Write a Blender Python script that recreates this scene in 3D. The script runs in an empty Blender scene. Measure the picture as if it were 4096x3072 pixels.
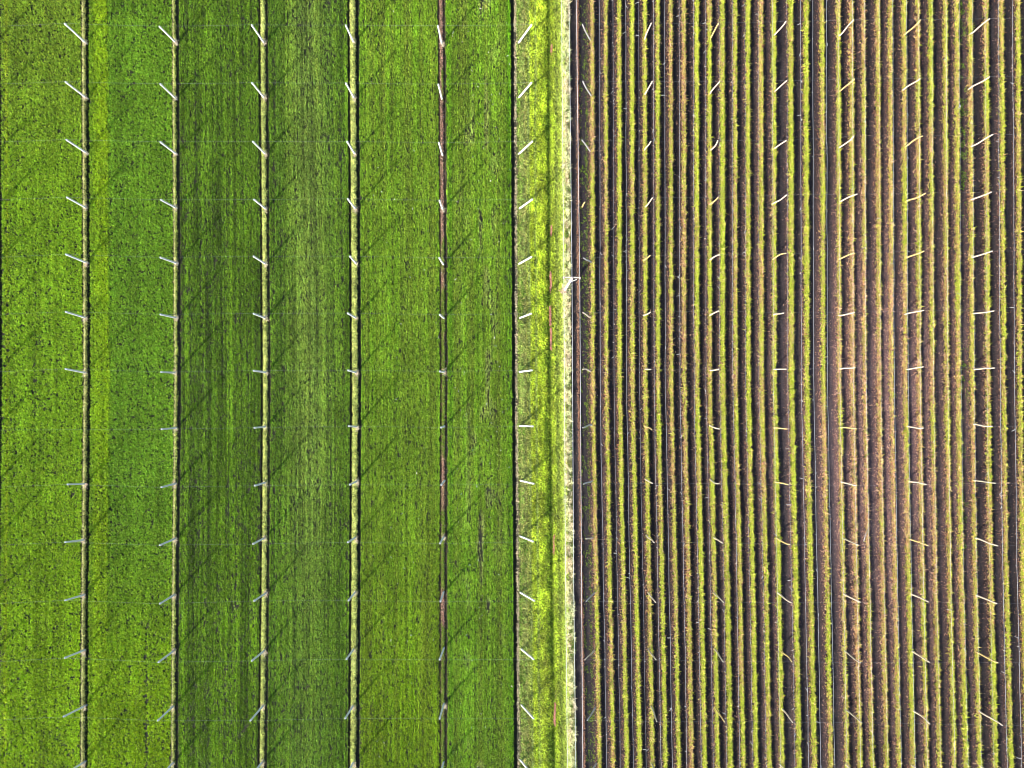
import bpy, math, random
import numpy as np
from mathutils import Vector

random.seed(7)
RNG = np.random.default_rng(11)
SC = bpy.context.scene
COL = SC.collection

# ------------------------------------------------------------------ camera, sky, sun, exposure
S = 40.0                 # photograph pixels (4096 wide) per metre on the ground
CAM_H = 68.3             # drone height
cam = bpy.data.cameras.new('camera')
cam.sensor_width = 36.0
cam.lens = 36.0 * CAM_H * S / 4096.0
cam.clip_end = 3000
cam_o = bpy.data.objects.new('camera', cam)
cam_o.location = (0, 0, CAM_H)
cam_o.rotation_euler = (0, 0, 0)
COL.objects.link(cam_o)
SC.camera = cam_o

SUN_EL = math.radians(26)
SH = Vector((0.67, 0.742, 0)).normalized()          # where shadows fall
world = bpy.data.worlds.new('World')
SC.world = world
world.use_nodes = True
nt = world.node_tree
bg = nt.nodes['Background']
sky = nt.nodes.new('ShaderNodeTexSky')
sky.sky_type = 'NISHITA'
sky.sun_disc = False
sky.sun_elevation = SUN_EL
sky.sun_rotation = math.atan2(-SH.x, -SH.y)
nt.links.new(sky.outputs[0], bg.inputs[0])
bg.inputs[1].default_value = 0.14
sun = bpy.data.lights.new('sun', 'SUN')
sun.energy = 5.0
sun.angle = math.radians(2.6)
sun.color = (1.0, 0.93, 0.82)
sun_o = bpy.data.objects.new('sun', sun)
sdir = Vector((SH.x * math.cos(SUN_EL), SH.y * math.cos(SUN_EL), -math.sin(SUN_EL)))
sun_o.rotation_euler = sdir.to_track_quat('-Z', 'Y').to_euler()
COL.objects.link(sun_o)
SC.view_settings.view_transform = 'Standard'
SC.view_settings.look = 'None'
SC.view_settings.exposure = 1.35
SC.view_settings.gamma = 1.0
SC.cycles.pixel_filter_type = 'BLACKMAN_HARRIS'
SC.cycles.filter_width = 1.05

# ------------------------------------------------------------------ survey -> metres
WX = np.array([-400., 340, 700, 1060, 1420, 1770, 2060, 2366, 2884, 3877, 4500])
WY = np.array([-400., 0, 1536, 2304, 3072, 3500])
WT = np.array([                       # how far each line bends sideways (survey units) along its length
    [-6, -9, -11, -11, -11, -11, -7, -4, -2, -9, -10],
    [-5, -8, -9, -11, -11, -10, -6, -3, -2, -8, -9],
    [0, 0, 0, 0, 0, 0, 0, 0, 0, 0, 0],
    [-7, -8, -8, -5, -3, -3, 5, 13, 18, 11, 10],
    [-12, -12, -13, -14, -8, -3, 8, 28, 31, 30, 29],
    [-14, -14, -16, -18, -11, -3, 10, 35, 37, 40, 39]], float)

def warp(px, py):
    px = np.asarray(px, float); py = np.asarray(py, float)
    i = np.clip(np.searchsorted(WX, px) - 1, 0, len(WX) - 2)
    j = np.clip(np.searchsorted(WY, py) - 1, 0, len(WY) - 2)
    u = np.clip((px - WX[i]) / (WX[i + 1] - WX[i]), 0, 1)
    v = np.clip((py - WY[j]) / (WY[j + 1] - WY[j]), 0, 1)
    a = WT[j, i] * (1 - u) + WT[j, i + 1] * u
    b = WT[j + 1, i] * (1 - u) + WT[j + 1, i + 1] * u
    return a * (1 - v) + b * v

def to_xy(px, py, w=True):
    d = warp(px, py) if w else 0.0
    return (np.asarray(px, float) + d - 2048.0) / S, (1536.0 - np.asarray(py, float)) / S

def at_height(px, py, z):
    k = (CAM_H - z) / CAM_H
    return Vector(((px - 2048.0) / S * k, (1536.0 - py) / S * k, z))

# ------------------------------------------------------------------ noise
def vnoise(x, y, seed):
    x = np.asarray(x, float); y = np.asarray(y, float)
    xi = np.floor(x).astype(np.int64); yi = np.floor(y).astype(np.int64)
    fx = x - xi; fy = y - yi
    fx = fx * fx * (3 - 2 * fx); fy = fy * fy * (3 - 2 * fy)
    def h(a, b):
        n = (a * 374761393 + b * 668265263 + seed * 2246822519) & 0xffffffff
        n = ((n ^ (n >> 13)) * 1274126177) & 0xffffffff
        n = n ^ (n >> 16)
        return (n & 0xffffff) / float(0xffffff)
    return (h(xi, yi) * (1 - fx) * (1 - fy) + h(xi + 1, yi) * fx * (1 - fy)
            + h(xi, yi + 1) * (1 - fx) * fy + h(xi + 1, yi + 1) * fx * fy)

def sm(a, b, x):
    t = np.clip((x - a) / (b - a), 0, 1)
    return t * t * (3 - 2 * t)

# ------------------------------------------------------------------ materials
def nodes_mat(name):
    m = bpy.data.materials.new(name); m.use_nodes = True
    n = m.node_tree.nodes; n.clear()
    out = n.new('ShaderNodeOutputMaterial')
    return m, n, m.node_tree.links, out

def mat_leaf(name, transl=0.3, rough=0.6):
    m, n, l, out = nodes_mat(name)
    at = n.new('ShaderNodeAttribute'); at.attribute_name = 'tint'
    tc = n.new('ShaderNodeTexCoord')
    no = n.new('ShaderNodeTexNoise'); no.inputs['Scale'].default_value = 9.0
    l.new(tc.outputs['Object'], no.inputs['Vector'])
    mr = n.new('ShaderNodeMapRange'); mr.inputs[1].default_value = 0.3; mr.inputs[2].default_value = 0.7
    mr.inputs[3].default_value = 0.8; mr.inputs[4].default_value = 1.2
    l.new(no.outputs[0], mr.inputs[0])
    mu = n.new('ShaderNodeVectorMath'); mu.operation = 'SCALE'
    l.new(at.outputs['Color'], mu.inputs[0]); l.new(mr.outputs[0], mu.inputs['Scale'])
    p = n.new('ShaderNodeBsdfPrincipled'); p.inputs['Roughness'].default_value = rough
    p.inputs['Specular IOR Level'].default_value = 0.15
    l.new(mu.outputs[0], p.inputs['Base Color'])
    t = n.new('ShaderNodeBsdfTranslucent'); l.new(mu.outputs[0], t.inputs['Color'])
    mx = n.new('ShaderNodeMixShader'); mx.inputs[0].default_value = transl
    l.new(p.outputs[0], mx.inputs[1]); l.new(t.outputs[0], mx.inputs[2])
    l.new(mx.outputs[0], out.inputs['Surface'])
    return m

def mat_noise(name, cols, scale, rough=0.9, bump=0.0, stretch=(1, 1, 1), attr=None, detail=6, spec=0.2, bscale=None, bdist=0.05):
    m, n, l, out = nodes_mat(name)
    tc = n.new('ShaderNodeTexCoord')
    mp = n.new('ShaderNodeMapping'); mp.inputs['Scale'].default_value = stretch
    l.new(tc.outputs['Object'], mp.inputs['Vector'])
    no = n.new('ShaderNodeTexNoise'); no.inputs['Scale'].default_value = scale; no.inputs['Detail'].default_value = detail
    no.inputs['Roughness'].default_value = 0.65
    l.new(mp.outputs[0], no.inputs['Vector'])
    cr = n.new('ShaderNodeValToRGB')
    e = cr.color_ramp.elements
    while len(e) < len(cols): e.new(0.5)
    for k, c in enumerate(cols):
        e[k].position = 0.28 + 0.44 * k / (len(cols) - 1); e[k].color = (*c, 1)
    l.new(no.outputs[0], cr.inputs[0])
    p = n.new('ShaderNodeBsdfPrincipled'); p.inputs['Roughness'].default_value = rough
    p.inputs['Specular IOR Level'].default_value = spec
    col = cr.outputs[0]
    if attr:
        a = n.new('ShaderNodeAttribute'); a.attribute_name = attr
        mu = n.new('ShaderNodeMix'); mu.data_type = 'RGBA'; mu.blend_type = 'MULTIPLY'; mu.inputs[0].default_value = 1
        l.new(col, mu.inputs[6]); l.new(a.outputs['Color'], mu.inputs[7]); col = mu.outputs[2]
    l.new(col, p.inputs['Base Color'])
    if bump:
        b = n.new('ShaderNodeBump'); b.inputs['Strength'].default_value = bump; b.inputs['Distance'].default_value = bdist
        n2 = n.new('ShaderNodeTexNoise'); n2.inputs['Scale'].default_value = bscale or scale * 2; n2.inputs['Detail'].default_value = 5
        l.new(mp.outputs[0], n2.inputs['Vector'])
        l.new(n2.outputs[0], b.inputs['Height']); l.new(b.outputs[0], p.inputs['Normal'])
    l.new(p.outputs[0], out.inputs['Surface'])
    return m

M_LEAF = mat_leaf('leaf', 0.3)
M_DRY = mat_leaf('dry_plant', 0.15, 0.8)
M_SOIL_L = mat_noise('crop_soil', [(.014, .014, .01), (.024, .025, .014), (.04, .036, .024)], 5, bump=.6, attr='tint')
M_SOIL_R = mat_noise('ploughed_soil', [(.009, .008, .0097), (.0175, .0145, .0162), (.038, .029, .029)], 6.0, bump=.9, attr='tint', bscale=14, bdist=.06, stretch=(1, .8, 1))
M_TRACK = mat_noise('track_soil', [(.06, .075, .02), (.11, .13, .03), (.16, .17, .05)], 4, bump=.5, attr='tint')
M_GROUND = mat_noise('far_soil', [(.05, .06, .025), (.08, .09, .03), (.11, .10, .05)], 0.5, bump=.3)
M_CONC = mat_noise('concrete', [(.42, .42, .42), (.54, .54, .54), (.62, .62, .62)], 7, rough=.85, bump=.25)
M_STEEL = mat_noise('galvanised_steel', [(.45, .46, .48), (.58, .6, .62)], 12, rough=.45, spec=.5)
M_WIRE = mat_noise('wire_metal', [(.42, .47, .52), (.55, .6, .66)], 4, rough=.5, spec=.5)
M_WIREW = mat_noise('power_cable', [(.62, .64, .66), (.74, .76, .78)], 4, rough=.45, spec=.5)
M_EARTH_RED = mat_noise('red_earth', [(.26, .10, .06), (.40, .18, .12), (.5, .27, .2)], 10, bump=.5)
WOODS = {
    'cream': mat_noise('cream_wood', [(0.390, 0.312, 0.226), (0.484, 0.406, 0.312), (0.562, 0.484, 0.390)], 6, stretch=(3, 3, .6), bump=.4),
    'yellow': mat_noise('yellow_wood', [(0.374, 0.257, 0.086), (0.484, 0.359, 0.140), (0.546, 0.429, 0.203)], 6, stretch=(3, 3, .6), bump=.4),
    'grey': mat_noise('grey_wood', [(0.234, 0.226, 0.218), (0.328, 0.320, 0.312), (0.421, 0.413, 0.406)], 6, stretch=(3, 3, .6), bump=.4),
    'old': mat_noise('lichen_wood', [(0.234, 0.218, 0.172), (0.328, 0.296, 0.218), (0.390, 0.367, 0.281)], 6, stretch=(3, 3, .6), bump=.4)}
M_POST = mat_noise('post_wood', [(.5, .38, .28), (.64, .52, .42), (.74, .64, .54)], 5, stretch=(3, 3, .6), bump=.4)
M_PORC = mat_noise('porcelain', [(.55, .4, .36), (.66, .5, .46)], 10, rough=.3, spec=.5)

# ------------------------------------------------------------------ mesh helpers
def mesh_np(name, V, F, mat, tint=None, smooth=False):
    """V (n,3), F (m,k) with one k; tint (n,3) colours of the thing itself."""
    V = np.ascontiguousarray(V, np.float32); F = np.ascontiguousarray(F, np.int32)
    me = bpy.data.meshes.new(name)
    m, k = F.shape
    me.vertices.add(len(V)); me.vertices.foreach_set('co', V.ravel())
    me.loops.add(m * k); me.loops.foreach_set('vertex_index', F.ravel())
    me.polygons.add(m)
    me.polygons.foreach_set('loop_start', np.arange(0, m * k, k, dtype=np.int32))
    me.polygons.foreach_set('loop_total', np.full(m, k, np.int32))
    if smooth: me.polygons.foreach_set('use_smooth', np.ones(m, bool))
    if tint is not None:
        a = me.color_attributes.new('tint', 'FLOAT_COLOR', 'POINT')
        c = np.ones((len(V), 4), np.float32); c[:, :3] = tint
        a.data.foreach_set('color', c.ravel())
    me.update(calc_edges=True)
    me.materials.append(mat)
    return me

def link(name, me, parent=None, loc=None):
    o = bpy.data.objects.new(name, me)
    if loc is not None: o.location = loc
    if parent is not None: o.parent = parent
    COL.objects.link(o)
    return o

def tag(o, label=None, cat=None, group=None, kind=None):
    if label: o['label'] = label
    if cat: o['category'] = cat
    if group: o['group'] = group
    if kind: o['kind'] = kind
    return o

def empty(name, loc):
    o = bpy.data.objects.new(name, None); o.empty_display_size = .2
    o.location = loc; COL.objects.link(o); return o

def tube(pts, rad, sides=6, cap=True):
    """list of points, radius or list of radii -> V, F(quads; caps as degenerate-free fans of quads)."""
    P = [Vector(p) for p in pts]; n = len(P)
    R = [rad] * n if np.isscalar(rad) else list(rad)
    V = []; F = []
    d0 = (P[1] - P[0]).normalized()
    ref = Vector((0, 0, 1)) if abs(d0.z) < .9 else Vector((1, 0, 0))
    u = d0.cross(ref).normalized()
    for i in range(n):
        d = (P[min(i + 1, n - 1)] - P[max(i - 1, 0)]).normalized()
        u = (u - d * u.dot(d)).normalized(); w = d.cross(u)
        for k in range(sides):
            a = 2 * math.pi * (k + .5) / sides
            V.append(P[i] + (u * math.cos(a) + w * math.sin(a)) * R[i])
    for i in range(n - 1):
        for k in range(sides):
            k2 = (k + 1) % sides
            F.append((i * sides + k, i * sides + k2, (i + 1) * sides + k2, (i + 1) * sides + k))
    faces = [tuple(f) for f in F]
    if cap:
        faces.append(tuple(range(sides))[::-1]); faces.append(tuple((n - 1) * sides + k for k in range(sides)))
    return V, faces

def mesh_py(name, V, F, mat, smooth=False):
    me = bpy.data.meshes.new(name); me.from_pydata([tuple(v) for v in V], [], F); me.materials.append(mat)
    if smooth:
        me.polygons.foreach_set('use_smooth', np.ones(len(me.polygons), bool))
    me.update(); return me

def join(parts):
    V = []; F = []
    for v, f in parts:
        b = len(V); V += list(v); F += [tuple(i + b for i in q) for q in f]
    return V, F

def boxvf(c, sx, sy, sz, bev=.0, ax=None):
    ax = ax or (Vector((1, 0, 0)), Vector((0, 1, 0)), Vector((0, 0, 1)))
    c = Vector(c); b = bev
    V = []; 
    for z, s in ((-sz / 2, b), (-sz / 2 + b, 0), (sz / 2 - b, 0), (sz / 2, b)) if b else ((-sz / 2, 0), (sz / 2, 0)):
        for x, y in ((-1, -1), (1, -1), (1, 1), (-1, 1)):
            V.append(c + ax[0] * (x * (sx / 2 - s)) + ax[1] * (y * (sy / 2 - s)) + ax[2] * z)
    n = len(V) // 4; F = [(3, 2, 1, 0), tuple((n - 1) * 4 + k for k in range(4))]
    for i in range(n - 1):
        for k in range(4):
            k2 = (k + 1) % 4; F.append((i * 4 + k, i * 4 + k2, (i + 1) * 4 + k2, (i + 1) * 4 + k))
    return V, F

def blades(x, y, z, length, width, elev, col, az=None):
    """one leaf blade (a triangle) per point, growing outwards and upwards."""
    n = len(x)
    az = RNG.uniform(0, 2 * np.pi, n) if az is None else az
    ca, sa, ce, se = np.cos(az), np.sin(az), np.cos(elev), np.sin(elev)
    V = np.empty((n, 3, 3), np.float32)
    roll = RNG.uniform(-.6, .6, n) * width * .5
    V[:, 0] = np.stack([x - sa * width * .5, y + ca * width * .5, z + roll], 1)
    V[:, 1] = np.stack([x + sa * width * .5, y - ca * width * .5, z - roll], 1)
    V[:, 2] = np.stack([x + ca * ce * length, y + sa * ce * length, z + se * length], 1)
    F = np.arange(n * 3).reshape(n, 3)
    return V.reshape(-1, 3), F, np.repeat(col, 3, axis=0)

def leaf_obj(name, parent, parts, mat):
    V = []; F = []; C = []; b = 0
    for v, f, c in parts:
        V.append(v); F.append(f + b); C.append(c); b += len(v)
    return link(name, mesh_np(name, np.concatenate(V), np.concatenate(F), mat, np.concatenate(C)), parent)

def jitter(col, n, amt=.22, hue=.1):
    c = np.tile(np.asarray(col, float), (n, 1)) if np.ndim(col) == 1 else np.array(col, float)
    c = c * (1 + RNG.normal(0, amt, (n, 1))).clip(.4, 1.8)
    c[:, 0] *= (1 + RNG.normal(0, hue, n)).clip(.6, 1.5)
    return c.clip(.002, .9)

def pick(palette, p, n):
    """palette (k,3); p (n,k) weights."""
    P = np.cumsum(p, axis=1); P = P / P[:, -1:]
    k = (RNG.uniform(size=(n, 1)) > P).sum(axis=1).clip(0, len(palette) - 1)
    return np.asarray(palette, float)[k]

Y0, Y1 = -150.0, 3222.0
GY0, GY1 = -330.0, 3402.0

# ------------------------------------------------------------------ survey of the strips
STRIPS = [   # furrow left edge, grass left, grass right, furrow right edge, furrow depths (left, right)
    (-36, -28, -5, 9, .15, .22),
    (334, 340, 353, 364, .17, .24),
    (698, 702, 712, 724, .12, .13),
    (1047, 1056, 1071, 1081, .19, .12),
    (1402, 1412, 1431, 1444, .2, .19),
    (1762, 1769, 1780, 1789, .13, .17),
    (2050, 2063, 2075, 2076, .27, .0)]
ROWS = [2367, 2421, 2474, 2525, 2576, 2627, 2679, 2731, 2782, 2833, 2884, 2935, 2986, 3039, 3090, 3158, 3219, 3284,
        3349, 3401, 3449, 3507, 3556, 3611, 3667, 3718, 3776, 3822, 3877, 3940, 4002, 4067, 4124, 4178]
GREEN = [.35, .45, .75, .7, .6, .65, .45, .1, .7, .6, .95, .5, .8, .45, .8, .9, .85, .55,
         .7, .15, .3, .35, .3, .55, .45, .5, .6, .65, .5, .6, .5, .45, .4, .5]
WIDE = [.9, .8, .9, .95, .9, .85, .8, .95, .95, .9, 1.15, .85, .95, 1.0, 1.0, 1.15, 1.1, .95, .9, 1.15, .85, 1.0,
        .95, 1.0, 1.0, .95, .95, 1.05, .95, 1.05, .9, .95, .95, .95]

def z_left(px, py):
    z = .015 * (vnoise(px / 30, py / 60, 3) - .5)
    e = 2.2 * (vnoise(py / 45, px / 250, 5) - .5) + 1.6 * (vnoise(py / 14, px / 250, 6) - .5)
    for fl, gl, gr, fr, dl, dr in STRIPS:
        q = px + e
        left = sm(fl - 2, fl + 2, q) * (1 - sm(gl - 3, gl + 2, q))
        right = sm(gr - 1, gr + 2, q) * (1 - sm(fr - 3, fr + 2, q))
        top = sm(gl - 3, gl + 2, q) * (1 - sm(gr - 1, gr + 2, q))
        z = z - dl * left - dr * right + .05 * top
    return z

RUTS = [(2117, 5, .07), (2144, 5, .07), (2197, 9, .16), (2229, 7, .09)]
def z_track(px, py):
    z = .05 + .05 * (vnoise(px / 14, py / 30, 8) - .5)
    e = 3.0 * (vnoise(py / 160, px / 300, 15) - .5)
    for c, w, d in RUTS:
        z = z - d * np.exp(-((px + e - c) / w) ** 2)
    return z + .05 * sm(2240, 2262, px) - .05 * sm(2270, 2284, px)

def z_right(px, py):
    z = np.zeros_like(px)
    for c in ROWS:
        z = np.maximum(z, .15 * np.exp(-((px - c) / 13.0) ** 2))
    z = np.maximum(z, .16 * np.exp(-((px - 2312) / 7.0) ** 2))
    z += .05 * (vnoise(px / 6, py / 11, 21) - .5) + .04 * (vnoise(px / 3.2, py / 5, 22) - .5)
    return z

def sheet(name, xs, ys, zf, mat, tintf):
    PX, PY = np.meshgrid(xs, ys)
    X, Y = to_xy(PX, PY)
    Z = zf(PX, PY)
    V = np.stack([X, Y, Z], -1).reshape(-1, 3)
    nx, ny = len(xs), len(ys)
    a = (np.arange(ny - 1)[:, None] * nx + np.arange(nx - 1)[None, :]).ravel()
    F = np.stack([a, a + nx, a + nx + 1, a + 1], 1)
    me = mesh_np(name, V, F, mat, tintf(PX, PY).reshape(-1, 3), smooth=True)
    return tag(link(name, me), kind='structure')

def fine(ranges, lo, hi, coarse, step):
    xs = list(np.arange(lo, hi, coarse)) + [hi]
    for a, b in ranges:
        xs = [x for x in xs if not (a - 1 < x < b + 1)] + list(np.arange(a, b + .1, step))
    xs = [x for x in xs if lo <= x <= hi]
    return np.array(sorted(set(xs + [lo, hi])))

# ------------------------------------------------------------------ ground
gm = mesh_np('ground', np.array([[-420, -420, -.7], [420, -420, -.7], [420, 420, -.7], [-420, 420, -.7]], float), np.array([[0, 1, 2, 3]]), M_GROUND)
tag(link('ground', gm), kind='structure')

def tint_left(px, py):
    t = np.ones(px.shape + (3,))
    red = sm(1758, 1764, px) * (1 - sm(1786, 1792, px)) * (.5 + .8 * vnoise(py / 60, px / 40, 31))
    t += red[..., None] * (np.array([2.6, 1.4, 1.3]))
    greyb = sm(1070, 1073, px) * (1 - sm(1082, 1086, px)) + sm(710, 713, px) * (1 - sm(724, 728, px)) * .6
    t += greyb[..., None] * np.array([1.2, .9, .7])
    pale = sm(2068, 2070, px)
    t += pale[..., None] * np.array([4., 3.2, 2.4])
    return t
xs = fine([(s[0] - 10, s[3] + 10) for s in STRIPS[:-1]] + [(2040, 2076)], -420, 2076, 16, 2.2)
sheet('crop_field', xs, np.arange(GY0, GY1, 14), z_left, M_SOIL_L, tint_left)

def tint_track(px, py):
    t = np.ones(px.shape + (3,))
    t[..., :] *= .8
    pale = sm(2240, 2256, px)[..., None]
    return t * (1 - pale) + pale * np.array([2.2, 1.7, 2.4])
xs = np.arange(2076, 2284.1, 3.2)
sheet('grass_track', xs, np.arange(GY0, GY1, 16), z_track, M_TRACK, tint_track)

def dusty(px, py):
    return np.clip(1.25 * np.exp(-((px - 3480) / 300) ** 2 - ((py - 1750) / 800) ** 2) , 0, 1)
def tint_right(px, py):
    t = np.ones(px.shape + (3,))
    k = np.argmin(np.abs(px[..., None] - np.array(ROWS)), axis=-1)
    rr = np.random.default_rng(5).uniform(.72, 1.2, 40)
    t *= rr[k][..., None]
    off = px - np.array(ROWS)[k]
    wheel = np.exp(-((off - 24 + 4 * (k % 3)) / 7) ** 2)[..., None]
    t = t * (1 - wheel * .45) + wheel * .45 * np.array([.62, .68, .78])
    warm = np.exp(-((off + 13) / 8) ** 2)[..., None]
    t = t * (1 + warm * np.array([.5, .16, .06]))
    d = dusty(px, py)[..., None]
    t = t * (1 + d * np.array([1.9, 1.6, 1.55]))
    n = vnoise(px / 9, py / 70, 41)[..., None]
    return t * (.78 + .44 * n)
xs = np.arange(2284, 4520, 3.6)
sheet('ploughed_field', xs, np.arange(GY0, GY1, 14), z_right, M_SOIL_R, tint_right)

# ------------------------------------------------------------------ green crop, one stand per bed
BEDS = [  # left edge, right edge, density (blades per survey unit squared), label
    (10, 333, .42, 'dense bright green young cereal in the bed farthest from the grass track'),
    (365, 697, .42, 'green young cereal bed with a lime stripe along one side'),
    (725, 1046, .36, 'darkest green cereal bed with brown soil showing between the drills'),
    (1082, 1401, .38, 'mid green cereal bed, darker along both edges than down its middle'),
    (1446, 1761, .42, 'yellowish green striped cereal bed bordered by the bare reddish strip'),
    (1790, 2049, .42, 'yellowish green cereal bed with dry patches beside the track ditch'),
    (-300, -37, .25, 'green cereal bed beyond the outermost furrow at the frame edge')]

def streak(px, py, seed, w, l):
    return vnoise(px / w, py / l, seed)

def crop_colour(b, px, py):
    n1 = streak(px, py, 51 + b, 5.5, 420)[:, None]
    n2 = streak(px, py, 61 + b, 15, 1300)[:, None]
    n3 = vnoise(px / 110, py / 130, 71 + b)[:, None]
    n4 = vnoise(px / 26, py / 34, 77 + b)[:, None]
    A = np.array
    if b in (0, 6):
        c = A([.118, .205, .006]) * (1 - .0 * n1) + 0 * n1
        low = sm(1500, 3000, py)[:, None]
        c = c + low * A([.022, .022, -.003])
        up = (1 - sm(0, 900, py))[:, None]
        c = c * (1 - up * .12) + up * A([.012, .0, .006])
        st = np.exp(-((px - 33) / 6) ** 2)[:, None]
        c = c + st * A([.06, .05, 0])
        k = (.85 + .3 * n2) * (.8 + .4 * n1)
    elif b == 1:
        lime = (1 - sm(432, 448, px + 8 * (vnoise(px / 9, py / 30, 66) - .5)))[:, None] * (.55 + .45 * sm(368, 410, px))[:, None] * (.7 + .3 * sm(.3, .6, n4))
        c = lime * A([.135, .215, .004]) + (1 - lime) * A([.092, .178, .009])
        low = sm(1900, 3000, py)[:, None] * (1 - lime)
        c = c + low * A([.04, .035, -.007])
        c = c + lime * (n2 - .5) * A([.05, .05, 0])
        k = (.86 + .28 * n2) * (.84 + .32 * n1)
    elif b == 2:
        c = A([.058, .116, .006]) + n2 * A([.02, .03, .0])
        low = sm(1500, 3000, py)[:, None]
        c = c + low * A([.008, .014, -.002])
        k = (.7 + .5 * n2) * (.5 + 1.0 * n1)
    elif b == 3:
        mid = np.exp(-((px - 1240) / 85) ** 2)[:, None] * (1 - .6 * sm(1700, 2800, py)[:, None])
        c = A([.062, .13, .007]) + mid * A([.05, .045, .018]) + n2 * A([.02, .02, 0])
        k = (.74 + .45 * n2) * (.56 + .86 * n1)
    elif b == 4:
        c = A([.108, .180, .011]) + (n2 - .5) * A([-.018, .012, -.006])
        low = sm(1800, 3000, py)[:, None]
        c = c + low * A([.014, .018, -.006])
        k = (.86 + .26 * n2) * (.68 + .64 * n1)
    else:
        edge = sm(2005, 2045, px)[:, None] + np.exp(-((px - 1806) / 9) ** 2)[:, None]
        c = A([.108, .177, .012]) + (n2 - .5) * A([-.018, .012, -.006]) + edge * A([-.02, .006, -.005])
        dry = sm(.62, .86, vnoise(px / 26, py / 110, 91))[:, None] * np.exp(-((px - 1925) / 60) ** 2)[:, None]
        c = c + dry * A([.06, .03, .03])
        k = (.86 + .26 * n2) * (.68 + .64 * n1)
    return c * k * (.86 + .28 * n3) * (.92 + .16 * n4)

GAPS = [(620, 712, 322, 333), (608, 716, 801, 812), (622, 716, 871, 880), (138, 240, 1352, 1362)]
GAPS = [(a / 2.16, b / 2.16, 2304 + c / 2.16 - 1, 2304 + d / 2.16 + 1) for a, b, c, d in GAPS]

for b, (x0, x1, den, lab) in enumerate(BEDS):
    n = int((x1 - x0) * (Y1 - Y0) * den * (.19 if b in (2, 3, 4, 5) else .17))
    px = RNG.uniform(x0, x1, n); py = RNG.uniform(Y0, Y1, n)
    # blades stand in drill lines
    drill = 5.1
    px = np.where(RNG.uniform(size=n) < .72, (np.round(px / drill) * drill + RNG.normal(0, 1.0, n)), px)
    e = 2.4 * (vnoise(py / 45, px / 250, 5) - .5) + 1.8 * (vnoise(py / 9, px / 250, 16) - .5)
    keep = (px > x0 + 1 + e) & (px < x1 - 1 + e)
    thin = .62 + .62 * streak(px, py, 81 + b, 4.5, 500) - .45 * sm(.62, .9, vnoise(px / 10, py / 14, 95 + b))
    if b in (2, 3): thin -= .30 * sm(.5, .85, streak(px, py, 85 + b, 6, 700))
    if b == 5:
        thin -= .55 * sm(.66, .86, vnoise(px / 26, py / 110, 91)) * np.exp(-((px - 1925) / 60) ** 2)
    if b == 1:
        thin -= .8 * np.exp(-((px - 597 + 6 * (vnoise(py / 200, px * 0, 7) - .5)) / 5.5) ** 2) * sm(2350, 2600, py) * (.5 + vnoise(py / 25, px / 9, 8))
        thin += .3 * (1 - sm(436, 446, px))
    if b == 0:
        for a, c, d, f in GAPS:
            keep &= ~((px > a) & (px < c) & (py > d) & (py < f))
    keep &= RNG.uniform(size=n) < thin
    px, py = px[keep], py[keep]; n = len(px)
    # each plant: a tuft of blades from one crown
    K_ = 6
    c = jitter(crop_colour(b, px, py) * 1.62, n, .28, .08)
    size = RNG.uniform(.55, 1.0, n)
    drilled = b in (2, 3, 4, 5)
    px = np.repeat(px, K_) + RNG.normal(0, .8 if drilled else 1.3, n * K_); py = np.repeat(py, K_) + RNG.normal(0, 4.2 if drilled else 1.9, n * K_)
    c = np.repeat(c, K_, axis=0); size = np.repeat(size, K_); n = n * K_
    c = jitter(c, n, .14, .05)
    L = RNG.uniform(.12, .25, n) * size; W = RNG.uniform(.05, .095, n) * size
    lime = (b == 1) & (px < 440)
    X, Y = to_xy(px, py); Z = z_left(px, py) + np.where(lime, .16, .10) * RNG.uniform(0, 1, n) * size
    az = np.where(RNG.uniform(size=n) < (.62 if drilled else .2), RNG.choice([-1, 1], n) * np.pi / 2 + RNG.normal(0, .45, n), RNG.uniform(0, 2 * np.pi, n))
    if drilled: L = L * .9; W = W * .85
    o = leaf_obj('cereal_crop', None, [blades(X, Y, Z, L, W, RNG.uniform(.05, .95, n), c, az)], M_LEAF)
    tag(o, lab, 'cereal', 'beds of young cereal', 'stuff')

ORD = ['first', 'second', 'third', 'fourth', 'fifth', 'sixth', 'seventh', 'eighth', 'ninth', 'tenth', 'eleventh', 'twelfth',
       'thirteenth', 'fourteenth', 'fifteenth', 'sixteenth', 'seventeenth', 'eighteenth', 'nineteenth', 'twentieth']
TENS = ['twentieth', 'thirtieth']
def ordinal(i):
    if i < 20: return ORD[i]
    t, u = divmod(i + 1, 10)
    if u == 0: return {3: 'thirtieth', 4: 'fortieth'}[t]
    return {2: 'twenty', 3: 'thirty'}[t] + '-' + ORD[u - 1]

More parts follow.
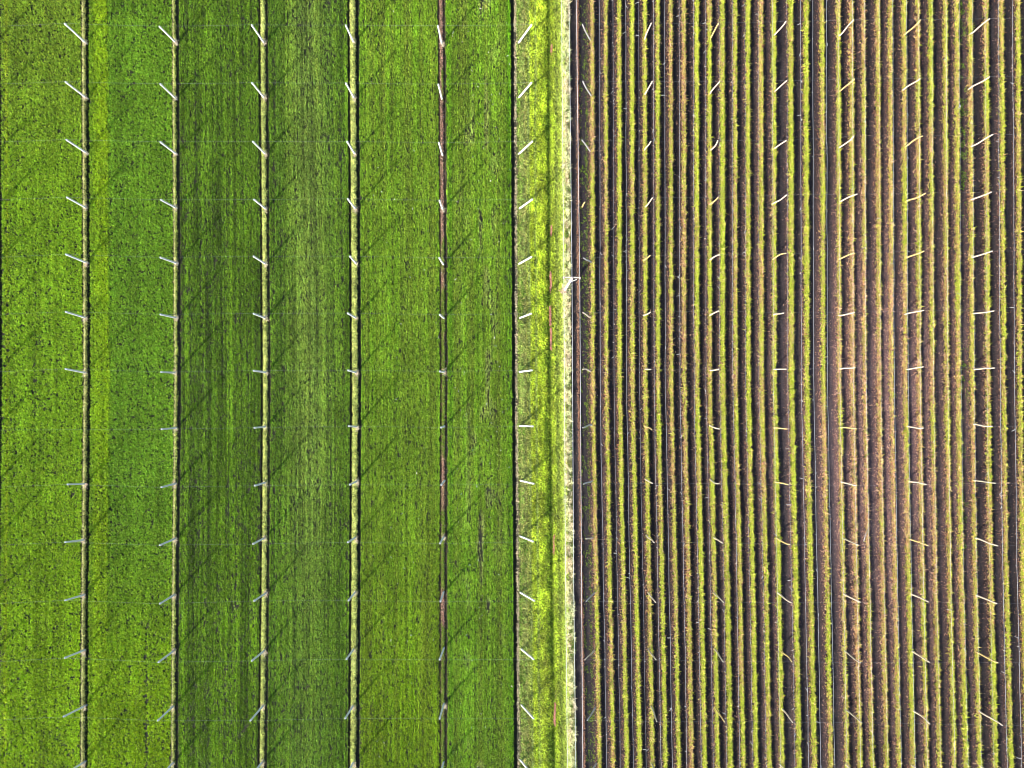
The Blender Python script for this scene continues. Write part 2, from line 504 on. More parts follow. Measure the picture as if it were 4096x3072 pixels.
# ------------------------------------------------------------------ poles as surveyed: (base x, y, tip x, y)
def zz(ox, oy, k, L): return [None if a is None else (ox + a[0] / k, oy + a[1] / k, ox + a[2] / k, oy + a[3] / k) for a in L]
K, K2 = 2.16, 1.2393
def column(ox, A, B, Cc, D, kd=K): return zz(ox, 0, K, A) + zz(ox, 768, K, B) + zz(ox, 1536, K, Cc) + zz(ox, 2304, kd, D)
CONC = [
    column(0, [(745, 375, 558, 203), (748, 848, 565, 706), (752, 1325, 572, 1206)],
           [(748, 140, 577, 45), (755, 615, 569, 538), (747, 1090, 568, 1035), (747, 1565, 565, 1528)],
           [None, (740, 865, 582, 867), (733, 1350, 562, 1366)],
           [(735, 163, 562, 210), (735, 640, 558, 708), (740, 1122, 548, 1215), (732, 1608, 545, 1720)]),
    column(0, [(1525, 373, 1377, 228), (1522, 855, 1385, 725), (1525, 1332, 1385, 1226)],
           [(1525, 138, 1390, 67), (1533, 617, 1385, 565), (1530, 1088, 1385, 1057), (1520, 1562, 1390, 1555)],
           [(1525, 380, 1395, 390), (1520, 860, 1393, 892), (1518, 1335, 1380, 1393)],
           [(1510, 160, 1380, 240), (1505, 645, 1368, 745), (1502, 1120, 1362, 1250), (1500, 1610, 1362, 1750)]),
    column(1024, [(75, 378, -37, 215), (76, 850, -34, 715), (85, 1335, -27, 1222)],
           [(88, 148, -17, 65), (88, 625, -22, 555), (87, 1092, -22, 1050), (92, 1560, -22, 1543)],
           [(85, 370, -15, 378), (83, 852, -12, 878), (77, 1330, -27, 1382)],
           [(88, 148, -17, 215), (75, 645, -37, 733), (70, 1112, -50, 1250), (62, 1600, -60, 1750)]),
    column(1024, [(848, 372, 775, 217), (852, 853, 777, 718), (857, 1335, 787, 1222)],
           [(862, 150, 792, 58), (866, 622, 812, 555), (866, 1090, 792, 1047), (867, 1562, 795, 1540)],
           [(876, 372, 800, 363), (874, 840, 810, 870), (862, 1325, 793, 1368)],
           [(493, 78, 458, 122), (487, 360, 448, 412), (483, 642, 442, 706), (486, 920, 440, 1000)], K2),
    column(1024, [(1607, 382, 1572, 222), (1608, 857, 1575, 728), (1612, 1342, 1580, 1232)],
           [(1615, 152, 1585, 72), (1620, 627, 1583, 568), (1625, 1090, 1588, 1060), (1628, 1555, 1588, 1550)],
           [(1628, 365, 1598, 376), (1630, 835, 1600, 873), (1622, 1320, 1590, 1378)],
           [(930, 80, 914, 127), (932, 357, 910, 415), (932, 632, 910, 708), (931, 920, 908, 1005)], K2),
    column(2048, [(45, 375, 170, 213), (50, 845, 170, 713), (50, 1332, 177, 1220)],
           [(55, 145, 177, 62), (52, 622, 170, 560), (58, 1090, 168, 1050), (55, 1555, 175, 1540)],
           [(52, 362, 183, 366), (65, 835, 190, 862), (62, 1315, 185, 1362)],
           [(32, 80, 112, 123), (38, 360, 108, 413), (40, 638, 108, 707), (35, 910, 108, 995)], K2)]
# the outermost line, just beyond the frame, whose shadows reach into it
CONC.insert(0, [(-17, p[1] + 2, -112, p[3] + 4) for p in CONC[1]])
WOODP = [
    column(2048, [(688, 350, 608, 210), (697, 832, 612, 702), (685, 1310, 605, 1210)],
           [(605, 128, 630, 88), (698, 612, 617, 570), (695, 1078, 613, 1042), (690, 1553, 612, 1532)],
           [(705, 362, 610, 377), (707, 828, 617, 865), (715, 1318, 640, 1337)],
           [(418, 80, 368, 125), (415, 365, 362, 415), (420, 648, 373, 715), (424, 925, 378, 995)], K2),
    column(2048, [(1148, 360, 1203, 200), (1143, 822, 1212, 703), (1143, 1307, 1200, 1222)],
           [(1143, 128, 1213, 50), (1133, 595, 1193, 548), (1133, 1065, 1195, 1038), (1140, 1533, 1200, 1532)],
           [(1145, 357, 1208, 396), (1148, 818, 1213, 858), (1165, 1300, 1228, 1370)],
           [(672, 78, 712, 130), (675, 360, 714, 415), (682, 638, 718, 722), (686, 922, 724, 1005)], K2),
    column(2048, [(1705, 352, 1783, 200), (1707, 830, 1795, 703), (1705, 1305, 1778, 1215)],
           [(1702, 122, 1780, 47), (1697, 590, 1795, 542), (1705, 1070, 1787, 1027), (1700, 1542, 1787, 1530)],
           [(1705, 352, 1793, 388), (1708, 820, 1790, 860), (1728, 1320, 1818, 1373)],
           [(995, 80, 1048, 130), (998, 360, 1047, 425), (1002, 643, 1054, 723), (1006, 925, 1060, 1008)], K2),
    column(3072, [(42, 320, 155, 185), (38, 802, 160, 698), (37, 1292, 157, 1215)],
           [(30, 108, 160, 25), (35, 587, 155, 530), (42, 1070, 135, 1045), (42, 1532, 155, 1530)],
           [(52, 373, 165, 388), (50, 842, 175, 870), (65, 1322, 187, 1387)],
           [(42, 78, 115, 132), (55, 365, 118, 425), (58, 652, 122, 725), (54, 930, 122, 1010)], K2),
    column(3072, [(597, 325, 742, 172), (602, 803, 748, 682), (598, 1285, 742, 1175)],
           [(602, 92, 770, 18), (597, 583, 743, 525), (602, 1063, 750, 1040), (612, 1530, 755, 1517)],
           [(610, 373, 768, 387), (615, 837, 768, 878), (635, 1327, 778, 1388)],
           [(365, 83, 459, 130), (372, 365, 460, 430), (377, 657, 465, 727), (380, 928, 468, 1010)], K2),
    column(3072, [(1160, 313, 1320, 172), (1160, 790, 1318, 677), (1167, 1278, 1337, 1175)],
           [(1168, 87, 1362, 10), (1180, 573, 1348, 510), (1172, 1063, 1345, 1022), (1187, 1533, 1342, 1510)],
           [(1187, 365, 1345, 380), (1200, 840, 1367, 868), (1210, 1335, 1385, 1397)],
           [(698, 85, 795, 128), (700, 365, 800, 427), (705, 657, 802, 733), (706, 932, 806, 1012)], K2),
    column(3072, [(1728, 303, 1915, 162), (1728, 780, 1915, 663), (1728, 1270, 1943, 1162)],
           [(1733, 73, 1930, 0), (1738, 572, 1938, 510), (1747, 1052, 1952, 1027), (1750, 1530, 1957, 1520)],
           [(1753, 345, 1938, 365), (1762, 832, 1965, 857), (1763, 1327, 1985, 1398)],
           [(1018, 87, 1135, 137), (1020, 368, 1140, 430), (1032, 657, 1162, 740), (1038, 935, 1165, 1018)], K2)]
TIP_Z = 3.25

# ------------------------------------------------------------------ grassy strips under the concrete poles
def strip_grass(i, s):
    fl, gl, gr, fr, dl, dr = s
    root = empty('grass_strip', (float(to_xy((gl + gr) / 2, 1536)[0]), 0, 0))
    off = np.array([root.location.x, 0, 0])
    n = int((gr - gl) * (Y1 - Y0) * (.46 if i != 5 else .40))
    px = RNG.uniform(gl - 2, gr + 1, n); py = RNG.uniform(Y0, Y1, n)
    px = px + 4.0 * (vnoise(py / 12, px / 200, 101 + i) - .5) + 3.0 * (vnoise(py / 45, px / 200, 106 + i) - .5)
    mid = 1 - np.abs((px - (gl + gr) / 2) / ((gr - gl) / 2 + 2))
    dens = np.ones(n)
    A = np.array
    pale, lime, brown = A([.74, .70, .28]), A([.42, .50, .09]), A([.42, .24, .17])
    q = vnoise(py / 60, px / 60, 111 + i)[:, None]; q2 = vnoise(py / 9, px / 9, 121 + i)[:, None]
    mot = (.5 + .75 * q2) * (.72 + .5 * vnoise(py / 4, px / 4, 126 + i)[:, None])
    side = sm(-.5, .7, (px - (gl + gr) / 2) / ((gr - gl) / 2))[:, None]
    if i == 1: c = (pale * .85 * (1 - side) + (lime * .55 + pale * .12) * side) * mot * (.8 + .3 * q)
    elif i == 2: c = (pale * .75 * (1 - side) + lime * side) * mot
    elif i == 3: c = (pale * .34 * (.5 + q) + lime * .75) * mot
    elif i == 4: c = (pale * .34 * (.5 + q) + lime * .75) * mot
    elif i == 5:
        g = sm(.42, .58, vnoise(py / 75 + 3, px / 60, 131) + .28 * sm(700, 1100, py) - .1)
        dens = .25 + .7 * g
        c = g[:, None] * A([.14, .22, .02]) + (1 - g[:, None]) * brown
    else: c = pale * .5 + lime * .4
    c = np.broadcast_to(c, (n, 3))
    keep = RNG.uniform(size=n) < dens
    px, py, c, mid = px[keep], py[keep], c[keep], mid[keep]; n = len(px)
    X, Y = to_xy(px, py)
    h = .06 + .24 * np.clip(mid, 0, 1) * (.6 + .7 * vnoise(py / 10, px / 10, 141 + i))
    if i == 5: h *= .55
    Z = z_left(px, py) + h * RNG.uniform(.1, 1, n)
    v, f, t = blades(X, Y, Z, RNG.uniform(.1, .2, n), RNG.uniform(.035, .07, n), RNG.uniform(.1, .9, n), jitter(c, n, .34, .08))
    o = leaf_obj('grass', root, [(v - off, f, t)], M_LEAF); tag(o, kind='stuff')
    # pale dry tufts round the pole feet
    for j, p in enumerate(CONC[i]):
        if p is None: continue
        if i == 5 and j % 3: continue
        m = random.choice([50, 80, 120, 120]) if i in (1, 2, 3, 4) else 70
        bx, by = p[0] + random.uniform(0, 4), p[1] + random.uniform(-2, 6)
        qx = bx + RNG.normal(0, 3.6, m); qy = by + RNG.normal(0, 6.5, m)
        X, Y = to_xy(qx, qy, False)
        cc = np.where(RNG.uniform(size=(m, 1)) < .35, A([.52, .36, .28]), A([.6, .53, .36]))
        v, f, t = blades(X, Y, .16 + RNG.uniform(0, .22, m), RNG.uniform(.12, .3, m), RNG.uniform(.02, .045, m), RNG.uniform(0, .9, m), jitter(cc, m, .15, .04))
        tag(leaf_obj('dry_tuft', root, [(v - off, f, t)], M_DRY), kind='stuff')
    # earth crumbs along the furrow edges
    m = {1: 500, 2: 500, 3: 1800, 4: 700, 5: 4200}.get(i, 500)
    side = RNG.uniform(size=m) < .5
    if i == 5: qx = RNG.uniform(fl + 1, fr - 2, m)
    else: qx = np.where(side, RNG.normal((fl + gl) / 2, 3, m), RNG.normal((gr + fr) / 2, 3.5, m))
    qy = RNG.uniform(Y0, Y1, m)
    X, Y = to_xy(qx, qy)
    cc = np.where(RNG.uniform(size=(m, 1)) < (.55 if i == 5 else .2), A([.36, .17, .11]), A([.11, .075, .06]))
    if i == 5: cc = np.where(RNG.uniform(size=(m, 1)) < .22, A([.5, .34, .28]), cc)
    v, f, t = blades(X, Y, z_left(qx, qy) + .03, RNG.uniform(.05, .13, m), RNG.uniform(.04, .09, m), RNG.uniform(0, .9, m), jitter(cc, m, .25, .05))
    tag(leaf_obj('earth_crumbs', root, [(v - off, f, t)], M_DRY), kind='stuff')
    return root

SL = {0: 'grassy strip at the frame edge, seventh from the grass track',
      1: 'straw-pale grassy strip between two black furrows, sixth from the grass track',
      2: 'narrow pale yellow grassy strip, fifth from the grass track',
      3: 'light green grassy strip with brown soil along it, fourth from the grass track',
      4: 'widest light green grassy strip between two dark furrows, third from the grass track',
      5: 'bare reddish earth strip with weed patches, second from the grass track'}
for i in range(6):
    tag(strip_grass(i, STRIPS[i]), SL[i], 'grass strip', 'strips under the concrete poles')

# ------------------------------------------------------------------ grass of the track
def track_grass():
    root = empty('track_grass', (float(to_xy(2170, 1536)[0]), 0, 0)); off = np.array([root.location.x, 0, 0])
    A = np.array
    def part(name, n, x0, x1, L, W, hz, colf, elev=(.15, 1.0), dens=None, mat=M_LEAF):
        px = RNG.uniform(x0, x1, n); py = RNG.uniform(Y0, Y1, n)
        if dens is not None:
            k = RNG.uniform(size=n) < dens(px, py); px, py = px[k], py[k]; n = len(px)
        X, Y = to_xy(px, py)
        hh = hz(px, py) if callable(hz) else hz
        Z = z_track(np.maximum(px, 2077), py) + hh * RNG.uniform(.05, 1, n)
        v, f, t = blades(X, Y, Z, RNG.uniform(*L, n), RNG.uniform(*W, n), RNG.uniform(*elev, n), jitter(colf(px, py), n, .2, .07))
        tag(leaf_obj(name, root, [(v - off, f, t)], mat), kind='stuff')
    e = lambda py: 3.0 * (vnoise(py / 160, 8.0 + py * 0, 15) - .5)
    def lawn(px, py):
        c = np.tile(A([.46, .60, .03]), (len(px), 1))
        n = vnoise(px / 12, py / 26, 201)[:, None]; n2 = vnoise(px / 30, py / 120, 202)[:, None]; n3 = vnoise(px / 5, py / 260, 203)[:, None]
        c = c * (.42 + .95 * n) * (.7 + .55 * n2) + n3 * A([.05, .03, .02])
        ol = (1 - sm(2098, 2122, px))[:, None]
        c = c * (1 - ol) + ol * A([.4, .40, .12]) * (.7 + .5 * n)
        q = px + e(py)
        for cx, w, k, col in ((2117, 4.5, .75, A([.30, .36, .17])), (2144, 4, .6, A([.34, .42, .16])),
                              (2197, 9, .92, A([.04, .105, .006])), (2229, 7, .75, A([.19, .26, .09]))):
            g = (k * np.exp(-((q - cx) / w) ** 2) * (.55 + .6 * vnoise(py / 90, px * 0 + cx, 205)).clip(0, 1))[:, None]
            c = c * (1 - g) + g * col
        r = sm(2208, 2222, px)[:, None]
        c = c * (1 - .35 * r) + .35 * r * A([.44, .50, .09])
        dg = np.exp(-((px - 2185) / 16) ** 2)[:, None] * sm(.45, .8, vnoise(px / 20, py / 60, 207))[:, None]
        c = c * (1 - .75 * dg) + .75 * dg * A([.06, .14, .006])
        ye = sm(2236, 2250, px)[:, None]
        return c * (1 - ye) + ye * A([.58, .68, .14])
    part('lawn', 95000, 2080, 2262, (.11, .26), (.05, .1), lambda px, py: .05 + .1 * vnoise(px / 8, py / 12, 211), lawn)
    def hedge(px, py):
        n = vnoise(px / 7, py / 16, 221)[:, None]; n2 = vnoise(px / 30, py / 90, 222)[:, None]
        c = A([.12, .23, .02]) * (.5 + .9 * n) + n2 * A([.24, .23, .08])
        ed = (1 - sm(2068, 2073, px))[:, None]
        return c * (1 - ed) + ed * A([.5, .42, .26])
    part('weeds', 24000, 2062, 2104, (.1, .24), (.06, .13), lambda px, py: .05 + .35 * sm(.3, .8, vnoise(px / 9, py / 16, 223)) * sm(2066, 2074, px),
         hedge, dens=lambda px, py: (.35 + .9 * vnoise(px / 9, py / 18, 223)) * (1 - .8 * sm(2088, 2104, px)) * (1 - .8 * sm(.66, .8, vnoise(px * 0 + 3, py / 55, 224)) * (1 - sm(2072, 2092, px))))
    def pale(px, py):
        n = vnoise(px / 8, py / 15, 231)[:, None]; n2 = vnoise(px / 20, py / 60, 232)[:, None]
        c = A([.74, .74, .38]) * (.65 + .5 * n)
        pk = sm(.52, .75, n2) * A([1, 1, 1])
        return c * (1 - .65 * pk) + .65 * pk * A([.78, .58, .42])
    part('tall_grass', 23000, 2246, 2284, (.2, .42), (.035, .07), lambda px, py: .08 + .4 * sm(.25, .8, vnoise(px / 9, py / 14, 233)), pale, (.2, 1.1),
         dens=lambda px, py: (sm(2246, 2262, px) * (1 - sm(2276, 2284, px + 9 * (vnoise(py / 14, px / 40, 234) - .5)))) * sm(.2, .6, vnoise(px / 9, py / 14, 233)))
    def green(px, py): return np.tile(A([.10, .19, .02]), (len(px), 1)) * (.6 + .8 * vnoise(px / 6, py / 9, 241)[:, None])
    part('green_tussocks', 9000, 2258, 2286, (.15, .3), (.04, .08), .22, green, (.2, 1.0), dens=lambda px, py: sm(.55, .8, vnoise(px / 10, py / 20, 242)))
    # red earth showing where the grass is worn through
    for cx, a, b in ((2203, 1094, 1162), (2202, 1227, 1302), (2204, 1314, 1398), (2216, 2138, 2212), (2219, 2812, 2897), (2206, 185, 214), (2205, 905, 940)):
        m = int((b - a) * 6); qy_ = RNG.uniform(a, b, m)
        qx = cx + RNG.normal(0, 1.3, m) + 3 * (vnoise(qy_ / 20, qy_ * 0, 77) - .5); qy = qy_ + RNG.normal(0, 3, m)
        X, Y = to_xy(qx, qy, False)
        cc = np.where(RNG.uniform(size=(m, 1)) < .4, A([.55, .27, .2]), A([.42, .17, .11]))
        v, f, t = blades(X, Y, .05 + .12 * RNG.uniform(0, 1, m), RNG.uniform(.06, .14, m), RNG.uniform(.06, .12, m), RNG.uniform(0, .5, m), jitter(cc, m, .2, .05))
        tag(leaf_obj('worn_earth', root, [(v - off, f, t)], M_DRY), kind='stuff')
    # dry mown-grass mounds at pole feet and on the sward
    tag(root, 'bright lime grass with worn wheel ruts covering the track between both fields', 'grass', kind='stuff')
track_grass()

# ------------------------------------------------------------------ crop rows of the ploughed side
PAL = np.array([[.36, .45, .02], [.60, .62, .09], [.70, .56, .17], [.48, .23, .11], [.74, .47, .30], [.17, .085, .06]])
def crop_row(i, c, g, w):
    root = empty('crop_row', (float(to_xy(c, 1536)[0]), 0, 0)); off = np.array([root.location.x, 0, 0])
    n = int(19000 * w)
    py = RNG.uniform(Y0, Y1, n); u = RNG.normal(0, .48, n).clip(-1.25, 1.25)
    along = .55 * vnoise(py / 15, py * 0 + i, 301) + .45 * vnoise(py / 5, py * 0 + i, 304); slow = vnoise(py / 190, py * 0 + i, 302)
    hw = 7.4 * w * (.5 + .9 * along)
    ofs = 3.0 + 2.2 * (vnoise(py / 24, py * 0 + i, 303) - .5)
    px = c + ofs + u * hw
    gg = np.clip(g + .8 * (slow - .5) + .16 * sm(1800, 3000, py) * (1 if c > 2400 else .4) - .25 * dusty(np.full(n, float(c)), py), .03, 1)
    hgt = (.08 + .30 * (1 - np.clip(np.abs(u), 0, 1) ** 2)) * (.55 + .65 * along) * (.75 + .4 * gg)
    Z = z_right(px, py) + hgt * np.sqrt(RNG.uniform(.02, 1, n))
    gl = np.clip(gg + .22 * u + .12, 0.02, 1)
    P = np.stack([gl * .62, .06 + gl * .55, .16 + .18 * (1 - gl), .42 * (1 - gl) + .05, .26 * (1 - gl) * (1 + 1.2 * dusty(np.full(n, float(c)), py)) + .03, .14 * (1 - gl) + .02], 1)
    col = jitter(pick(PAL, P, n), n, .2, .07)
    az = np.where(RNG.uniform(size=n) < .5, RNG.uniform(0, 2 * np.pi, n), np.where(u > 0, 0, np.pi) + RNG.normal(0, .8, n))
    X, Y = to_xy(px, py)
    v, f, t = blades(X, Y, Z, np.where(RNG.uniform(size=n) < .06, RNG.uniform(.3, .42, n), RNG.uniform(.10, .24, n)), RNG.uniform(.045, .095, n), RNG.uniform(-.1, .8, n), col, az)
    tag(leaf_obj('foliage', root, [(v - off, f, t)], M_LEAF), kind='stuff')
    # dead stalks and leaf litter, mostly on the sunny flank
    m = 4300
    py = RNG.uniform(Y0, Y1, m); k = RNG.uniform(size=m)
    px = c + np.where(k < .62, RNG.normal(-9, 3.4, m), np.where(k < .8, RNG.normal(9, 5, m), RNG.uniform(-26, 26, m)))
    dd = dusty(px, py)
    P = np.stack([np.full(m, .40), np.full(m, .16) + dd, np.full(m, .6)], 1)
    col = jitter(pick(np.array([[.32, .145, .08], [.56, .34, .23], [.07, .045, .04]]), P, m), m, .25, .05)
    X, Y = to_xy(px, py)
    long = RNG.uniform(size=m) < .12
    L = np.where(long, RNG.uniform(.25, .5, m), RNG.uniform(.05, .16, m)); W = np.where(long, .022, RNG.uniform(.03, .07, m))
    v, f, t = blades(X, Y, z_right(px, py) + .02 + RNG.uniform(0, .1, m), L, W, RNG.uniform(0, .6, m), col)
    tag(leaf_obj('dead_stalks', root, [(v - off, f, t)], M_DRY), kind='stuff')
    return root

def row_words(g):
    return 'bright green leafy' if g > .8 else 'yellowish green leafy' if g > .55 else 'mixed green and brown' if g > .3 else 'brown withered'
for i, (c, g, w) in enumerate(zip(ROWS, GREEN, WIDE)):
    tag(crop_row(i, c, g, w), f'{row_words(g)} crop row on dark soil, {ordinal(i)} from the grass track', 'crop row', 'crop rows on the ploughed field')

# weeds between rows, and the litter ridge at the field edge
def scatter(name, lab, cat, n, x0, x1, colf, dens, L, W, hz, mat, zf=z_right):
    px = RNG.uniform(x0, x1, n); py = RNG.uniform(Y0, Y1, n)
    k = RNG.uniform(size=n) < dens(px, py); px, py = px[k], py[k]; n = len(px)
    X, Y = to_xy(px, py)
    v, f, t = blades(X, Y, zf(px, py) + hz * RNG.uniform(.05, 1, n), RNG.uniform(*L, n), RNG.uniform(*W, n), RNG.uniform(.05, .9, n), jitter(colf(px, py), n, .22, .06))
    return tag(leaf_obj(name, None, [(v, f, t)], mat), lab, cat, kind='stuff')
A_ = np.array
scatter('weeds', 'sparse green weeds on the dark soil before the first crop row', 'weeds', 14000, 2319, 2356,
        lambda px, py: np.tile(A_([.15, .25, .015]), (len(px), 1)) * (.5 + .7 * vnoise(px / 5, py / 12, 401)[:, None]),
        lambda px, py: sm(.5, .8, vnoise(px / 7, py / 16, 402)) * .7 + .5 * np.exp(-((px - 2349) / 3.5) ** 2), (.07, .16), (.04, .08), .1, M_LEAF)
scatter('weeds', 'patchy green weeds in the gap between far crop rows', 'weeds', 22000, 3838, 3868,
        lambda px, py: np.tile(A_([.12, .24, .012]), (len(px), 1)) * (.5 + .7 * vnoise(px / 5, py / 12, 403)[:, None]),
        lambda px, py: sm(.5, .78, vnoise(px / 9, py / 24, 404)) * sm(.3, .6, vnoise(px * 0, py / 210, 405)) * .5, (.07, .16), (.04, .08), .08, M_LEAF)
scatter('straw_litter', 'line of rusty straw litter along the edge of the ploughed field', 'litter', 15000, 2303, 2322,
        lambda px, py: np.where(RNG.uniform(size=(len(px), 1)) < .45, A_([.50, .28, .17]), A_([.28, .13, .07])),
        lambda px, py: np.exp(-((px - 2312.5) / 4.2) ** 2), (.06, .2), (.03, .06), .12, M_DRY)
scatter('straw_litter', 'dead leaves and straw scattered over the dark ploughed soil', 'litter', 26000, 2284, 4250,
        lambda px, py: np.where(RNG.uniform(size=(len(px), 1)) < .35, A_([.36, .23, .18]), A_([.16, .09, .07])) * (1 + .3 * dusty(px, py)[:, None]),
        lambda px, py: .35 + .65 * vnoise(px / 13, py / 40, 411), (.05, .16), (.025, .06), .05, M_DRY)
scatter('pale_scraps', 'tiny pale scraps scattered over the cereal nearest the grass track', 'scraps', 420, 1450, 2045,
        lambda px, py: np.tile(A_([.62, .62, .56]), (len(px), 1)),
        lambda px, py: .25 + .75 * sm(1750, 1900, px) * (1 - .5 * sm(1300, 2800, py)), (.1, .3), (.03, .08), .2, M_DRY, z_left)

# ------------------------------------------------------------------ poles
def ring_pole(b, t, r0, r1, sides, bend=None, steps=2):
    """tapered shaft from b to t (Vectors, local); bend = sideways vectors at inner points."""
    pts = []; rad = []
    for k in range(steps + 1):
        s = k / steps
        p = b.lerp(t, s)
        if bend and 0 < k < steps: p = p + bend[k - 1]
        pts.append(p); rad.append(r0 + (r1 - r0) * s)
    return tube(pts, rad, sides)

def axis_frame(d):
    d = d.normalized(); u = d.cross(Vector((0, 1, 0))).normalized(); return u, d.cross(u), d

def bevelled_square(b, t, w0, w1):
    u, v, d = axis_frame(t - b); V = []; F = []
    for s in (0, .34, .67, 1):
        w = (w0 + (w1 - w0) * s) / 2; c = b.lerp(t, s); q = w * .72
        for x, y in ((-q, -w), (q, -w), (w, -q), (w, q), (q, w), (-q, w), (-w, q), (-w, -q)):
            V.append(c + u * x + v * y)
    for i in range(3):
        for k in range(8):
            k2 = (k + 1) % 8; F.append((i * 8 + k, i * 8 + k2, (i + 1) * 8 + k2, (i + 1) * 8 + k))
    F += [tuple(range(8))[::-1], tuple(24 + k for k in range(8))]
    return V, F

tipsC = []; tipsW = []
for ci, colm in enumerate(CONC):
    tr = []
    for j, p in enumerate(colm):
        if p is None: tr.append(None); continue
        bx, by = to_xy(p[0], p[1], False)
        base = Vector((float(bx), float(by), -.05))
        tip = at_height(p[2], p[3], TIP_Z)
        root = empty('concrete_pole', base)
        d = tip - base; ln = d.length
        V, F = bevelled_square(Vector((0, 0, -.2)), d, .16, .13)
        link('shaft', mesh_py('shaft', V, F, M_CONC), root)
        ax = axis_frame(d)
        # steel clamp band just under the head, with the wire hook standing on top
        V, F = boxvf(d * (1 - .16 / ln), .165, .165, .05, .008, ax)
        link('clamp_band', mesh_py('clamp_band', V, F, M_STEEL), root)
        V, F = boxvf(d * (1 + .02 / ln), .05, .05, .045, .008, ax)
        link('wire_hook', mesh_py('wire_hook', V, F, M_STEEL), root)
        r = 6 - ci
        if ci == 0: lab = f'white concrete pole beyond the frame edge, {ordinal(j)} from the top, casting a shadow'
        elif ci == 6: lab = f'white concrete pole leaning over the grass track, {ordinal(j)} from the top'
        else: lab = f'white concrete pole, {ordinal(j)} from the top in {ordinal(r)} pole line from the grass track'
        tag(root, lab, 'pole', 'concrete poles in the green field')
        tr.append(tip + Vector((0, 0, .045)))
    tipsC.append(tr)

for ci, colm in enumerate(WOODP):
    tr = []
    for j, p in enumerate(colm):
        bx, by = to_xy(p[0], p[1], False)
        base = Vector((float(bx), float(by), 0.05))
        stub = (ci == 0 and j == 3)
        tip = at_height(p[2], p[3], TIP_Z if not stub else 2.2)
        root = empty('wooden_pole', base)
        d = tip - base
        side = Vector((-d.y, d.x, 0)).normalized()
        amp = random.choice([-1, 1]) * random.uniform(.02, .13)
        s2 = random.uniform(-.06, .06)
        bend = [side * (amp * math.sin(math.pi * k / 7) + s2 * math.sin(2 * math.pi * k / 7) + random.uniform(-.012, .012)) for k in range(1, 7)]
        V, F = ring_pole(Vector((0, 0, -.25)), d, .078, .056, 8, bend, 7)
        if ci == 0: kind = 'yellow' if stub else random.choice(['grey', 'grey', 'grey', 'cream'])
        else: kind = random.choice(['cream', 'cream', 'cream', 'yellow', 'old' if p[1] > 1900 else 'cream'])
        link('shaft', mesh_py('shaft', V, F, WOODS[kind], smooth=True), root)
        ax = axis_frame(d)
        ln = d.length
        V, F = boxvf(d * (1 + .015 / ln), .03, .03, .06, .004, ax)
        link('wire_staple', mesh_py('wire_staple', V, F, M_STEEL), root)
        word = {'cream': 'cream', 'yellow': 'yellowish', 'grey': 'weathered grey', 'old': 'lichen-grey'}[kind]
        shp = 'curved' if abs(amp) > .06 else 'nearly straight'
        if stub: lab = 'short bent yellowish wooden stub near the grass track, fourth in its line'
        else: lab = f'{shp} {word} wooden pole, {ordinal(j)} from the top, {ordinal(ci)} wooden line from the track'
        tag(root, lab, 'pole', 'wooden poles in the ploughed field')
        tr.append(tip + Vector((0, 0, .04)))
    tipsW.append(tr)

# ------------------------------------------------------------------ wires
def wire(name, pts, r, mat, lab, group, cat='wire', sides=4):
    P = [Vector(p) for p in pts]
    o0 = P[0].copy()
    V, F = tube([p - o0 for p in P], r, sides)
    o = link(name, mesh_py(name, V, F, mat), None, o0)
    return tag(o, lab, cat, group)

def sagged(P, sag, k=5):
    out = []
    for a, b in zip(P[:-1], P[1:]):
        for i in range(k):
            s = i / k; q = a.lerp(b, s); q = q - Vector((0, 0, sag * 4 * s * (1 - s))); out.append(q)
    return out + [P[-1]]

for j in range(14):
    P = [tr[j] for tr in tipsC if tr[j] is not None]
    P = [P[0] + Vector((-4, 0, 0))] + P
    wire('cross_wire', sagged(P, .06), .0018, M_WIRE, f'thin steel wire across the green field, {ordinal(j)} pole line from the top', 'cross wires over the green field')
    P = [tr[j] for k, tr in enumerate(tipsW) if not (k == 0 and j == 3)]
    P = P + [P[-1] + Vector((6.4, 0, 0))]
    wire('cross_wire', sagged(P, .06), .0018, M_WIRE, f'thin steel wire across the ploughed field, {ordinal(j)} pole line from the top', 'cross wires over the ploughed field')

# training wires along the rows, with scraps of old twine
for i in range(33):
    px = 2397 + 53.6 * i + random.uniform(-5, 5)
    P = []
    zz_ = 2.9 + random.uniform(-.1, .1)
    for py in np.arange(-180, 3260, 58):
        p = at_height(px + float(warp(px, py)) * .95, py, zz_ + .06 * math.sin(py * 2 * math.pi / 220 + i))
        p.x += .03 * (float(vnoise(py / 90, i * 3.1, 501)) - .5) * 2
        P.append(p)
    bright = .0075 if random.random() < .55 else .0045
    o = wire('training_wire', P, bright, M_WIRE, f'long steel training wire along the crop rows, {ordinal(i)} from the grass track', 'training wires along the rows')
    parts = []; o0 = P[0]
    for q in range(random.randint(24, 46)):
        a = random.randrange(len(P) - 1); s = random.random(); c = P[a].lerp(P[a + 1], s) - o0
        ang = random.uniform(0, 6.28); ln = random.choice([.08, .1, .14, .3])
        d = Vector((math.cos(ang), math.sin(ang), -.5)).normalized()
        parts.append(tube([c, c + d * ln * .5 + Vector((0, 0, .02)), c + d * ln + Vector((random.uniform(-.05, .05), 0, -.05))], .012, 4))
    V, F = join(parts)
    tag(link('twine_scraps', mesh_py('twine_scraps', V, F, M_WIREW), o), kind='stuff')

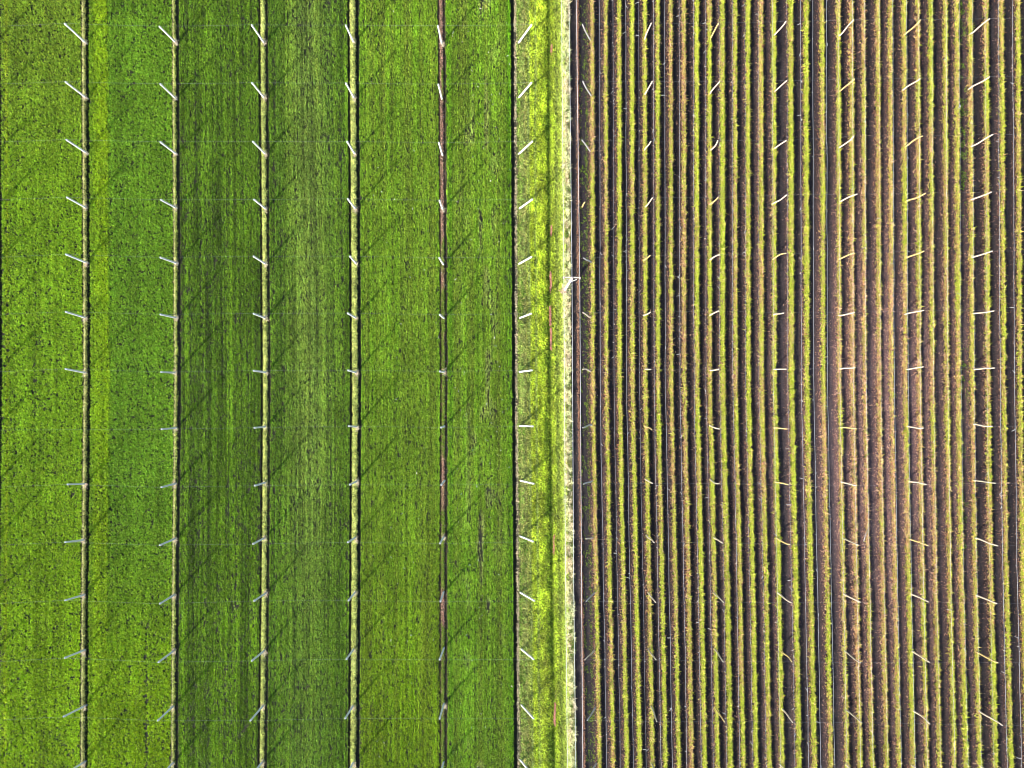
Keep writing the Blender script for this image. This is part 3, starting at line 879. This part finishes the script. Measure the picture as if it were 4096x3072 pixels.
# ------------------------------------------------------------------ power pole on the verge with its three cables
PZ = 7.8
pb = to_xy(2259, 1160, False)
base = Vector((float(pb[0]), float(pb[1]), .05))
root = empty('power_pole', base)
top = at_height(2287.5, 1115, PZ) - base
V, F = ring_pole(Vector((0, 0, -.4)), top + Vector((0, 0, .12)), .15, .105, 10, None, 5)
link('post', mesh_py('post', V, F, M_POST, True), root)
aL = at_height(2255.5, 1113.5, PZ) - base; aR = at_height(2319, 1115.5, PZ) - base
dx = (aR - aL).normalized(); dy = Vector((0, 0, 1)).cross(dx).normalized(); dz = dx.cross(dy)
V, F = boxvf((aL + aR) / 2 + dy * .11, (aR - aL).length + .15, .10, .12, .012, (dx, dy, dz))
link('crossarm', mesh_py('crossarm', V, F, M_POST), root)
for e_ in (aL, aR):
    V, F = tube([top + Vector((0, -.14, -.75)), top.lerp(e_, .62) + Vector((0, -.05, -.02))], .03, 6)
    link('brace', mesh_py('brace', V, F, M_STEEL), root)
for e_ in (aL, top, aR):
    parts = []
    for k, (r, z) in enumerate(((.05, .08), (.075, .12), (.06, .15), (.075, .18), (.045, .22))):
        pass
    zs = [(.02, .0), (.02, .08), (.075, .1), (.05, .14), (.075, .17), (.045, .23), (.02, .24)]
    z_off = .0 if e_ is not top else .16
    V, F = tube([e_ + Vector((0, 0, .05 + z + z_off)) for r, z in zs], [r for r, z in zs], 8)
    link('insulator', mesh_py('insulator', V, F, M_PORC, True), root)
# dry mound round its foot
m = 420
qx = 2256 + RNG.normal(0, 5, m); qy = 1166 + RNG.normal(0, 7, m); X, Y = to_xy(qx, qy, False)
cc = np.where(RNG.uniform(size=(m, 1)) < .6, A_([.62, .40, .33]), A_([.58, .5, .38]))
v, f, t = blades(X, Y, .2 + .35 * np.exp(-((qx - 2256) / 6) ** 2 - ((qy - 1166) / 8) ** 2) * RNG.uniform(.2, 1, m), RNG.uniform(.12, .3, m), RNG.uniform(.04, .09, m), RNG.uniform(0, .8, m), jitter(cc, m, .14, .04))
tag(leaf_obj('dry_mound', root, [(v - np.array(base), f, t)], M_DRY), kind='stuff')
tag(root, 'timber power pole with a crossarm leaning over the field edge', 'utility pole')
for k, (xs_, lab) in enumerate((((2246, 2255.5, 2262, 2270), 'white overhead cable above the pale tall grass verge'),
                                ((2276, 2288, 2294.5, 2303), 'middle white overhead cable, carried on the pole head'),
                                ((2305, 2319, 2326, 2331), 'white overhead cable above the rusty litter line'))):
    P = []
    for py in np.linspace(-240, 3300, 61):
        x = np.interp(py, [-240, 0, 1115, 2304, 3072, 3300], [xs_[0] - 2, xs_[0], xs_[1], xs_[2], xs_[3], xs_[3] + 2])
        P.append(at_height(x, py, PZ + .29 + (.16 if k == 1 else 0) - .00000012 * (py - 1115) ** 2))
    wire('overhead_cable', P, .016, M_WIREW, lab, 'overhead cables of the power pole', 'cable')

# a few broken canes and loops of old wire lying about
CANES = [((2286, 878), (2284, 915), (2277, 945), (2268, 962), 'yellow', 'long bent yellow cane arching beside the power pole verge'),
         ((2735, 252), (2742, 240), (2745, 232), (2748, 224), 'yellow', 'rusty broken cane on the brown withered row near the top'),
         ((3455, 2165), (3462, 2140), (3470, 2122), (3477, 2108), 'grey', 'grey broken cane lying between two dusty rows')]
for *pts, kd, lab in CANES:
    P = [at_height(a, b, .5 + .25 * math.sin(k)) for k, (a, b) in enumerate(pts)]
    o0 = P[0].copy(); V, F = tube([p - o0 for p in P], [.035, .032, .028, .02], 6)
    tag(link('broken_cane', mesh_py('broken_cane', V, F, WOODS[kd], True), None, o0), lab, 'cane')
